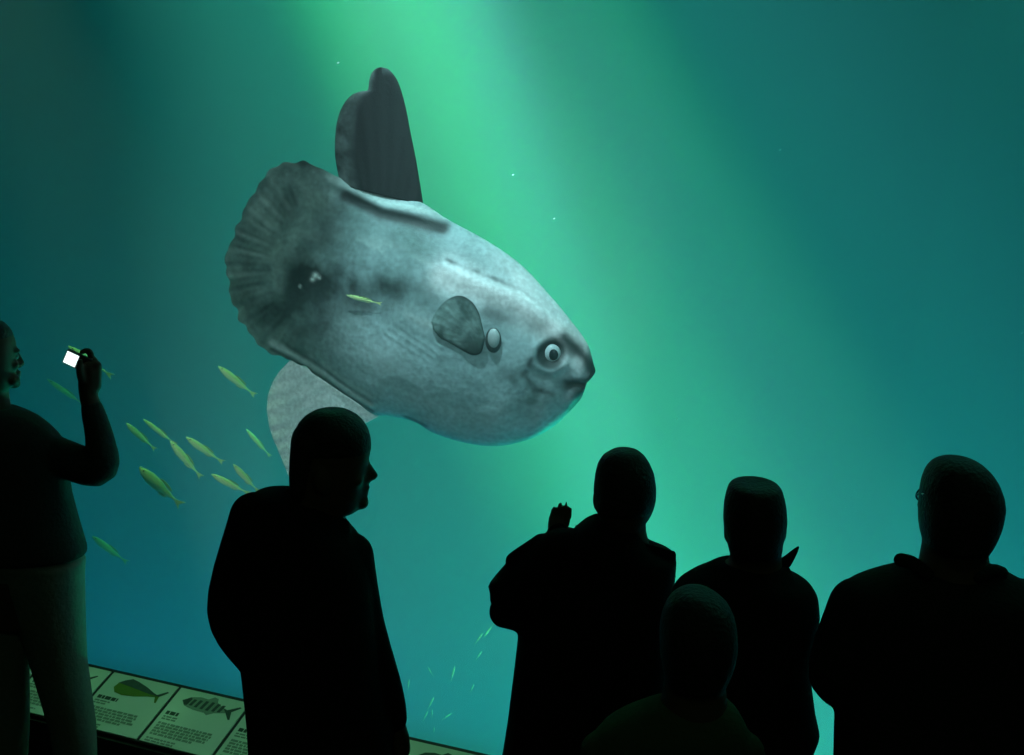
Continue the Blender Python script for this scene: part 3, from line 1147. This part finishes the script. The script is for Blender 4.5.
def lofted_person(Y, label, base_px, spec):
    """generic visitor assembled from traced rows and limb chains; returns root"""
    P = lambda px, py, dy=0: at(px, py, Y + dy)
    b = P(base_px, 700)
    root = empty('person', (b.x, Y, 0), label, 'person')
    body, top = Solid(), Solid()
    body.loft(spec['head'], Y)
    body.loft(spec['neck'], Y)
    spec['torso'] = settle(spec['torso'])
    body.loft(spec['torso'], Y, grow=-.02)
    for t in spec.get('top_rows', [spec['torso']]):
        top.loft(t, Y, p=spec.get('p', 2.4))
    k = spec.get('k', 1)
    hc = P(*spec['face_c'])
    q = face(body, hc, spec['fw'], k, spec.get('ears', True), spec.get('nose', 1), spec.get('earw', .080))
    for arm in spec['arms']:
        pts = [P(*a[:3]) for a in arm['pts']]
        rad = [a[3] for a in arm['pts']]
        body.tube(pts, [r * .78 for r in rad])
        top.tube(pts[:-1] + [pts[-2] + (pts[-1] - pts[-2]) * arm.get('cuff', .93)], rad)
        d = Vector(arm['dir']) if 'dir' in arm else pts[-1] - pts[-2]
        hand(body, pts[-1], d, Vector(arm['side']), Vector(arm['palm']), arm.get('size', 1) * k, arm.get('curl', (.5, .5, .5, .5)), arm.get('thumb', .4))
    for pts in spec.get('extra_top', []):
        top.tube([P(*a[:3]) for a in pts], [a[3] for a in pts], 12)
    tr = Solid()
    hz = spec['hip']
    hipc = Vector((P(hz[0], 700).x, Y, hz[1]))
    body.ball(hipc, Vector((hz[2] * .9, 0, 0)), Vector((0, .10, 0)), Vector((0, 0, .13)))
    tr.ball(hipc + Vector((0, 0, .02)), Vector((hz[2] + .01, 0, 0)), Vector((0, .125, 0)), Vector((0, 0, .16)))
    legs(body, tr, root, hipc, Vector(spec.get('feet', (0, 1, 0))), hz[2] * .52, thigh=hz[2] * .52, shin=.05 * k)
    body.fuse('body', M['skin'], root, .0065, 3)
    top.fuse(spec['top_name'], spec['top_mat'], root, .007, 4)
    tr.fuse('trousers', spec.get('tr_mat', M['navy']), root, .009, 4)
    if 'hair' in spec:
        h = Solid()
        for rows in spec['hair']:
            h.loft(rows, Y)
        h.fuse(spec.get('hair_name', 'hair'), M['hair'], root, .006, 2)
    eyes(root, q, k)
    return root, P


def shift(rows, dx, sh, grow=0, cut=None, hd=1.0, dy=0):
    out = []
    for r in rows:
        if cut and not (cut[0] <= r[0] <= cut[1]):
            continue
        out.append((r[0] + dy, r[1] + dx - grow, r[2] + dx + grow, r[3] * hd, sh))
    return out


# --- man in profile with his arm bent, left of centre
H2 = trim([(407, 320, 341, .03), (409, 312, 349, .045), (414, 303.5, 358, .06), (420, 298, 364, .07), (428, 294, 369, .076), (437, 292, 371.5, .078), (448, 291.2, 372.3, .078),
      (456, 291, 370.5, .077), (470, 290.5, 368.5, .075), (484, 291, 366, .070), (495, 292, 364, .064), (503, 297, 362, .055), (509, 312, 360, .045), (513, 328, 354, .03)])
T2 = [(485, 260, 290, .045), (488, 253, 300, .07), (495, 245, 318, .085), (505, 239, 332, .10), (515, 235, 342, .11), (525, 233, 349, .115), (535, 232, 357, .12), (545, 231, 363, .125),
      (560, 231, 369, .13), (583, 232, 374, .135), (617, 234, 377, .14), (640, 238, 379, .14), (665, 243, 381, .145), (700, 247, 386, .15), (721, 249, 390, .15), (760, 251, 395, .15), (800, 254, 396, .14)]
r2, P2 = lofted_person(2.6, 'man with close-cropped hair in dark jacket standing in right-facing profile below the sunfish', 315, dict(
    head=H2, neck=[(470, 296, 348, .055), (500, 293, 343, .058), (520, 291, 345, .06), (540, 288, 348, .065)], torso=T2,
    face_c=(326, 467, 0), fw=(1, .12, 0), nose=.75, k=.97,
    arms=[dict(pts=[(254, 516, -.02, .058), (227, 610, -.03, .048), (256, 664, -.07, .040), (266, 682, -.07, .036)], side=(0, -1, .2), palm=(1, 0, 0), curl=(.3, .3, .3, .3)),
          dict(pts=[(350, 556, 0, .058), (365, 622, .01, .047), (386, 690, .02, .042), (394, 722, .03, .036)], side=(0, 1, 0), palm=(-1, 0, 0), curl=(.4, .4, .4, .4), cuff=.9)],
    hip=(322, .90, .17), feet=(.75, .66, 0), top_name='jacket', top_mat=M['black'],
    extra_top=[[(291, 494, 0, .016), (318, 517, -.055, .02), (344, 526, -.02, .018)]],
    hair=[shift(H2, 0, 0, .3, (400, 450), 1.03) + [(453, 292, 366, .06)], [(430, 294, 330, .070)] + [(437, 292, 332, .080), (456, 290.8, 326, .080), (470, 290.3, 320, .078), (484, 290.8, 316, .073), (494, 293, 312, .06)]]))

# --- man in the middle raising a hand
H3 = trim([(447, 615, 633, .03), (449, 610, 640, .045), (454, 602, 646, .06), (462, 597, 651, .075), (472, 594.5, 655, .085), (486, 592.8, 657, .092), (498, 593, 656.5, .092),
      (508, 594, 654, .085), (516, 598, 650, .077), (524, 603, 643, .067), (533, 608, 636, .05)])
T3 = [(511, 592, 634, .045), (517, 584, 638, .07), (524, 577, 640, .085), (531, 571, 643, .095), (538, 566, 648, .105), (545, 562, 658, .11), (550, 560, 670, .112), (552, 559, 676, .113), (560, 556, 675.5, .118),
      (583, 545, 673.5, .13), (600, 535, 672, .135), (628, 519, 670, .14), (671, 514, 668, .145), (727, 507, 672, .15), (770, 500, 676, .155), (850, 500, 676, .15)]
r3, P3 = lofted_person(2.78, 'visitor in dark coat with squared shoulder raising a hand, centre right, below the sunfish\'s snout', 620, dict(
    head=H3, neck=[(500, 604, 645, .055), (530, 602, 646, .058), (548, 598, 650, .06)], torso=T3,
    face_c=(624, 492, 0), fw=(-.25, 1, .12), k=.93, p=2.6,
    arms=[dict(pts=[(562, 553, 0, .066), (509, 598, .03, .066), (536, 560, .08, .050), (553, 549, .10, .034)], dir=(.20, .1, 1), side=(1, -.5, 0), palm=(0, 1, 0), curl=(.06, .05, .08, .14), size=.86, thumb=.2, cuff=1.9),
          dict(pts=[(648, 580, 0, .058), (652, 652, .05, .047), (632, 690, .19, .036)], side=(-1, 0, .5), palm=(0, 0, -1))],
    extra_top=[[(543, 548, .03, .04), (514, 561, .03, .024)], [(548, 556, .09, .04), (559, 530, .10, .026)], [(650, 560, 0, .035), (673, 554, 0, .010)], [(652, 575, 0, .04), (671, 576, 0, .014)], [(506, 612, .02, .045), (526, 622, .02, .03)]],
    hip=(590, .88, .19), top_name='coat', top_mat=M['black'],
    hair=[shift(H3, 0, -.014, .3, (440, 516), .95)]))

fl = [(638, 541), (676, 551.5), (673.5, 586), (640, 590)]
v = [P3(x, y, -.045) for x, y in fl] + [P3(x, y, .045) for x, y in fl]
o = link('shoulder_flap', v, [(0, 1, 2, 3), (7, 6, 5, 4)] + [(q, (q + 1) % 4, (q + 1) % 4 + 4, q + 4) for q in range(4)], M['black'], r3, smooth=False)
md = o.modifiers.new('bevel', 'BEVEL')
md.width, md.segments = .006, 2

# --- person with flat-topped hair and upturned collar
H4 = trim([(480.5, 737, 773, .05), (482, 731, 779, .07), (486, 728, 782, .08), (495, 725.5, 784.5, .087), (503, 724, 786, .09), (518, 723, 787, .09), (530, 724, 785, .088),
      (540, 726.5, 782.5, .083), (550, 728, 782, .075), (560, 731, 780, .06), (568, 740, 772, .045)])
T4 = [(556, 715, 787, .055), (563, 704, 790, .07), (569, 693, 793, .085), (574, 686, 803, .095), (580, 678, 811, .105), (590, 672, 816.5, .11), (610, 669, 818, .12), (624, 669, 816, .12),
      (645, 671, 811, .122), (665, 672, 807.5, .125), (707, 672, 813, .13), (728, 670, 817.5, .135), (755, 668, 807, .13), (790, 668, 806, .13), (850, 672, 802, .12)]
r4, P4 = lofted_person(2.50, 'visitor in dark coat with flat-topped hair and one collar point sticking up', 748, dict(
    head=H4, neck=[(540, 734, 778, .055), (575, 728, 784, .06)], torso=T4,
    face_c=(755, 525, 0), fw=(.05, 1, .12), k=.93, earw=.067,
    arms=[dict(pts=[(697, 598, 0, .055), (693, 672, .04, .045), (722, 706, .17, .034)], side=(1, 0, .5), palm=(0, 0, -1)),
          dict(pts=[(795, 602, 0, .052), (791, 665, .04, .043), (766, 706, .17, .034)], side=(-1, 0, .5), palm=(0, 0, -1))],
    hip=(742, .84, .165), top_name='coat', top_mat=M['black'],
    hair=[shift(H4, 0, -.014, .3, (470, 553), .95)]))
k = Solid()
k.tube([P4(772, 574, -.02), P4(786, 562, -.01), P4(798, 547.5, 0)], [.016, .014, .003], 12)
link('collar', k.v, k.f, M['black'], r4)['label'] = 'collar point sticking up'

# --- broad man with glasses on the right
H5 = trim([(456, 947, 967, .03), (458, 940, 975, .045), (462, 933, 982, .06), (470, 927.5, 990, .075), (480, 924, 996, .085), (492, 922, 1000, .092), (503, 921, 1001, .095), (515, 920.5, 999, .094),
      (525, 920.5, 996.5, .09), (535, 922, 992.5, .085), (545, 925, 987, .08), (555, 926, 982, .07), (565, 932, 977, .055)])
T5 = [(560, 905, 998, .045), (565, 888, 1006, .065), (570, 874, 1014, .078), (575, 862, 1022, .088), (581, 851, 1032, .10), (588, 843, 1042, .11), (600, 838, 1050, .12), (630, 837, 1056, .135),
      (665, 838, 1058, .14), (700, 838, 1058, .145), (730, 837, 1057, .15), (770, 836, 1056, .15), (880, 838, 1054, .14)]
r5, P5 = lofted_person(2.2, 'broad visitor with glasses and ribbed dark sweater at the right edge, seen from behind', 948, dict(
    head=H5, neck=[(535, 926, 983, .06), (578, 918, 990, .068)], torso=T5,
    face_c=(961, 508, 0), fw=(.04, 1, .05), k=1.0, earw=.066,
    arms=[dict(pts=[(858, 606, 0, .060), (836, 676, .02, .057), (872, 690, .18, .042), (905, 690, .25, .034)], side=(0, 0, 1), palm=(0, -1, 0)),
          dict(pts=[(1038, 606, 0, .060), (1062, 676, .02, .057), (1020, 700, .18, .042), (985, 700, .25, .034)], side=(0, 0, 1), palm=(0, -1, 0))],
    hip=(948, .88, .20), top_name='sweater', top_mat=M['knit'],
    hair=[shift(H5, 1, -.014, .3, (450, 546), .95)]))
for (a, m_, b) in (((901, 560), (912, 563), (928, 574)), ((1001, 573), (992, 571), (978, 577))):
    k = Solid()
    k.tube([P5(*a, -.03), P5(*m_, -.045), P5(*b, -.06)], [.014, .014, .012], 12)
    link('collar', k.v, k.f, M['knit'], r5)
# eyeglasses: rims in front of the far side of the face, the near temple showing at the left outline
g = Solid()
gc0 = P5(924, 494, .07)
gx, gy = Vector((1, .45, 0)).normalized(), Vector((-.41, .91, 0))
for s, cx in ((-1, 0.004), (1, .072)):
    cc = gc0 + gx * cx
    ring = [cc + gx * (.0245 * math.cos(a)) + Vector((0, 0, .0155 * math.sin(a))) for a in [2 * math.pi * i / 18 for i in range(19)]]
    g.tube(ring, [.0022] * 19, 8)
g.tube([gc0 + gx * .029, gc0 + gx * .048], [.002, .002], 8)
gl_root = link('eyeglasses', g.v, g.f, M['plastic'], r5)
k = Solid()
k.tube([gc0 - gx * .0205, P5(920.5, 493, .03), P5(924, 495, -.03)], [.0025, .0022, .0022], 8)
link('temple', k.v, k.f, M['plastic'], gl_root)

# --- child in the foreground
H6 = trim([(588, 685, 706, .03), (590, 679, 714, .045), (595, 671.5, 722, .06), (603, 665.5, 730, .072), (614, 661, 735, .08), (628, 658.8, 737.5, .085), (645, 659, 738, .085),
      (658, 660, 736, .08), (670, 662, 732, .075), (682, 665, 727, .065), (694, 670, 718, .05)])
T6 = [(694, 655, 728, .045), (702, 637, 736, .06), (710, 620, 741, .07), (720, 605, 746, .08), (731, 596, 750, .085), (747, 586, 755, .09), (780, 584, 758, .10), (850, 590, 752, .105), (980, 596, 748, .105)]
r6, P6 = lofted_person(2.1, 'short visitor with close-cropped round head, low in front, seen dimly from behind', 682, dict(
    head=H6, neck=[(670, 666, 724, .055), (712, 660, 728, .06)], torso=T6,
    face_c=(698, 640, 0), fw=(0, 1, .1), k=.93, earw=.070,
    arms=[dict(pts=[(600, 752, 0, .042), (592, 840, .02, .036), (612, 905, .10, .030)], side=(0, 1, .5), palm=(1, 0, 0), size=.85),
          dict(pts=[(744, 752, 0, .042), (756, 840, .02, .036), (736, 905, .10, .030)], side=(0, 1, .5), palm=(-1, 0, 0), size=.85)],
    hip=(674, .76, .14), top_name='sweatshirt', top_mat=M['child'],
    hair=[shift(H6, 0, -.012, .3, (580, 683), .95)]))

# --- visitor with the camera at the left edge
Y1 = 3.52
P1 = lambda px, py, dy=0: at(px, py, Y1 + dy)
b1 = P1(10, 700)
r1 = empty('person', (b1.x, Y1, 0), 'visitor at the left edge in khaki trousers holding up a small camera', 'person')
body, shirt, tr = Solid(), Solid(), Solid()
H1 = trim([(318, -24, -4, .03), (320.5, -31, 3, .05), (327, -36, 8.6, .065), (334, -39, 12, .075), (341, -40, 14.5, .078), (350, -40, 15.5, .078), (362, -39, 15.5, .076), (372, -38, 15, .072), (380, -36, 14, .066), (387, -28, 12, .055), (392, -14, 7, .04)])
T1 = [(407, -36, 14, .055), (412, -56, 26, .075), (418, -72, 38, .085), (426, -82, 48, .095), (436, -87, 58, .105), (448, -90, 64, .11), (470, -88, 66.5, .12), (497, -84, 70.5, .125), (522, -80, 77, .13), (550, -78, 85.5, .13), (555, -77, 85, .125)]
body.loft(H1, Y1)
body.loft([(376, -30, 6, .055), (400, -32, 8, .056), (420, -34, 12, .06)], Y1)
body.loft(T1[1:] + [(620, -72, 72, .12)], Y1, grow=-.02)
shirt.loft(T1, Y1, p=2.4)
q1 = face(body, P1(-13, 358), Vector((.8, .6, -.04)), .94, nose=.1)
body.ball(P1(14, 380), Vector((.018, 0, 0)), Vector((0, .022, 0)), Vector((0, 0, .018)))
arm = [P1(52, 454), P1(100, 469, -.03), P1(101.5, 443, -.03), P1(88.5, 396, -.01)]
body.tube(arm, [.045, .042, .036, .028])
shirt.tube([P1(50, 453), P1(97, 468, -.03), P1(100.5, 443, -.03), P1(92, 408, -.015)], [.062, .060, .046, .034])
arm2 = [P1(-78, 452), P1(-98, 512, .02), P1(-70, 545, .16)]
body.tube(arm2, [.045, .04, .03])
shirt.tube(arm2, [.06, .052, .044])
hand(body, arm2[-1], arm2[-1] - arm2[-2], Vector((1, 0, .5)), Vector((1, 0, 0)), 1, (.5, .5, .5, .5))
# the hand that holds the camera: palm and five fingers closing round its right end
wr = arm[-1]
hd = (P1(89, 362) - wr).normalized()
body.tube([wr, P1(89, 384), P1(90, 370)], [.028, .033, .030])
body.tube([P1(95, 386), P1(96, 366)], [.020, .018])
for i, (x, y) in enumerate(((91, 356), (95, 361), (97, 368), (97, 376))):
    p0, p1_, p2_, p3_ = P1(x, y, .012), P1(x - 3, y - 2.5, .040), P1(x - 9, y - 1, .052), P1(x - 15, y + 1, .045)
    if i == 0:
        p1_, p2_, p3_ = P1(90, 352, .012), P1(86, 350.5, .016), P1(81.5, 352.2, .014)
    body.tube([p0, p1_, p2_, p3_], [.0105, .0098, .009, .0078], 10)
body.tube([P1(84, 384, -.02), P1(80.5, 375, -.035), P1(79.5, 367, -.036), P1(80.5, 361, -.032)], [.015, .0125, .011, .0085], 12)
# legs
FLP = pix(Vector((b1.x, Y1, .05)))[1]
RL = [(560, 2, 84, .11), (578, 4, 82.5, .115), (620, 19, 83.5, .105), (645, 28, 84.5, .095), (663, 33, 85.5, .09), (700, 44, 90.5, .082), (727, 51.5, 94.5, .078), (755, 56, 95.5, .074), (800, 61, 96, .066), (FLP, 64, 97, .062)]
LL = [(560, -76, 10, .11), (600, -74, 22, .115), (645, -62, 27.5, .10), (680, -54, 28, .09), (722, -44, 28.5, .08), (755, -38, 27, .074), (800, -32, 22, .066), (FLP, -26, 18, .062)]
for R_ in (RL, LL):
    tr.loft(R_, Y1)
    body.loft(R_, Y1, grow=-.018)
tr.loft([(540, -74, 80, .12), (560, -75, 82, .115), (590, -70, 78, .085), (612, -40, 50, .04)], Y1)
for px in (80, -4):
    ft = P1(px, FLP)
    ft = Vector((ft.x, Y1, .09))
    fd = Vector((.5, .86, 0))
    body.tube([ft, ft + fd * .08 + Vector((0, 0, -.045)), ft + fd * .13 + Vector((0, 0, -.055))], [.034, .032, .024])
    sh = Solid()
    sh.tube([ft - fd * .045 + Vector((0, 0, -.045)), ft + fd * .06 + Vector((0, 0, -.05)), ft + fd * .15 + Vector((0, 0, -.062))], [.043, .044, .034])
    sh.tube([ft + Vector((0, 0, -.03)), ft + Vector((0, 0, .02))], [.045, .042])
    sh.v = [Vector((p.x, p.y, max(p.z, 0.001))) for p in sh.v]
    sh.fuse('shoe', M['shoe'], r1, .008, 2)
body.fuse('body', M['skin'], r1, .005, 2)
shirt.fuse('shirt', M['shirt'], r1, .007, 4, 'dark shirt with long sleeves')
tr.fuse('trousers', M['khaki'], r1, .007, 4, 'dim khaki trousers')
hr = Solid()
hr.loft(shift(H1, 0, 0, .3, (310, 342), 1.04) + [(346, -40, 10, .07)], Y1)
hr.loft([(334, -39, -12, .075), (350, -41, -10, .082), (372, -39, -14, .078), (382, -35, -17, .06)], Y1)
hr.fuse('hair', M['hair'], r1, .006, 2)
eyes(r1, q1, .96)

# --- the camera
cc = P1(80, 362, .004)
cx = (P1(95, 369, .004) - P1(65, 355, .004)).normalized()
cy_ = Vector((0, 1, 0))
cx = (cx - cy_ * cx.dot(cy_)).normalized()
cz = cx.cross(cy_) * -1
if cz.z < 0:
    cz = -cz


def cam_box(name, x0, x1, y0, y1, z0, z1, m, parent, bev):
    v = [cc + cx * x + cy_ * y + cz * z for x in (x0, x1) for y in (y0, y1) for z in (z0, z1)]
    o = link(name, v, BOXF, m, parent, smooth=False)
    md = o.modifiers.new('bevel', 'BEVEL')
    md.width, md.segments = bev, 3
    return o


cr = empty('compact_camera', cc, 'small digital camera with bright lit screen held up in the raised hand', 'camera')
cb = cam_box('camera_body', -.049, .045, -.010, .010, -.024, .024, M['plastic'], cr, .005)
cam_box('screen', -.045, -.006, -.0118, -.0098, -.0195, .0195, M['screen'], cr, .0006)['label'] = 'bright white screen'
k = Solid()
k.tube([cc + cy_ * .006, cc + cy_ * .024], [.019, .017], 24)
link('lens', k.v, k.f, M['metal'], cr)
cam_box('shutter_button', .022, .032, -.003, .004, .024, .027, M['metal'], cr, .001)
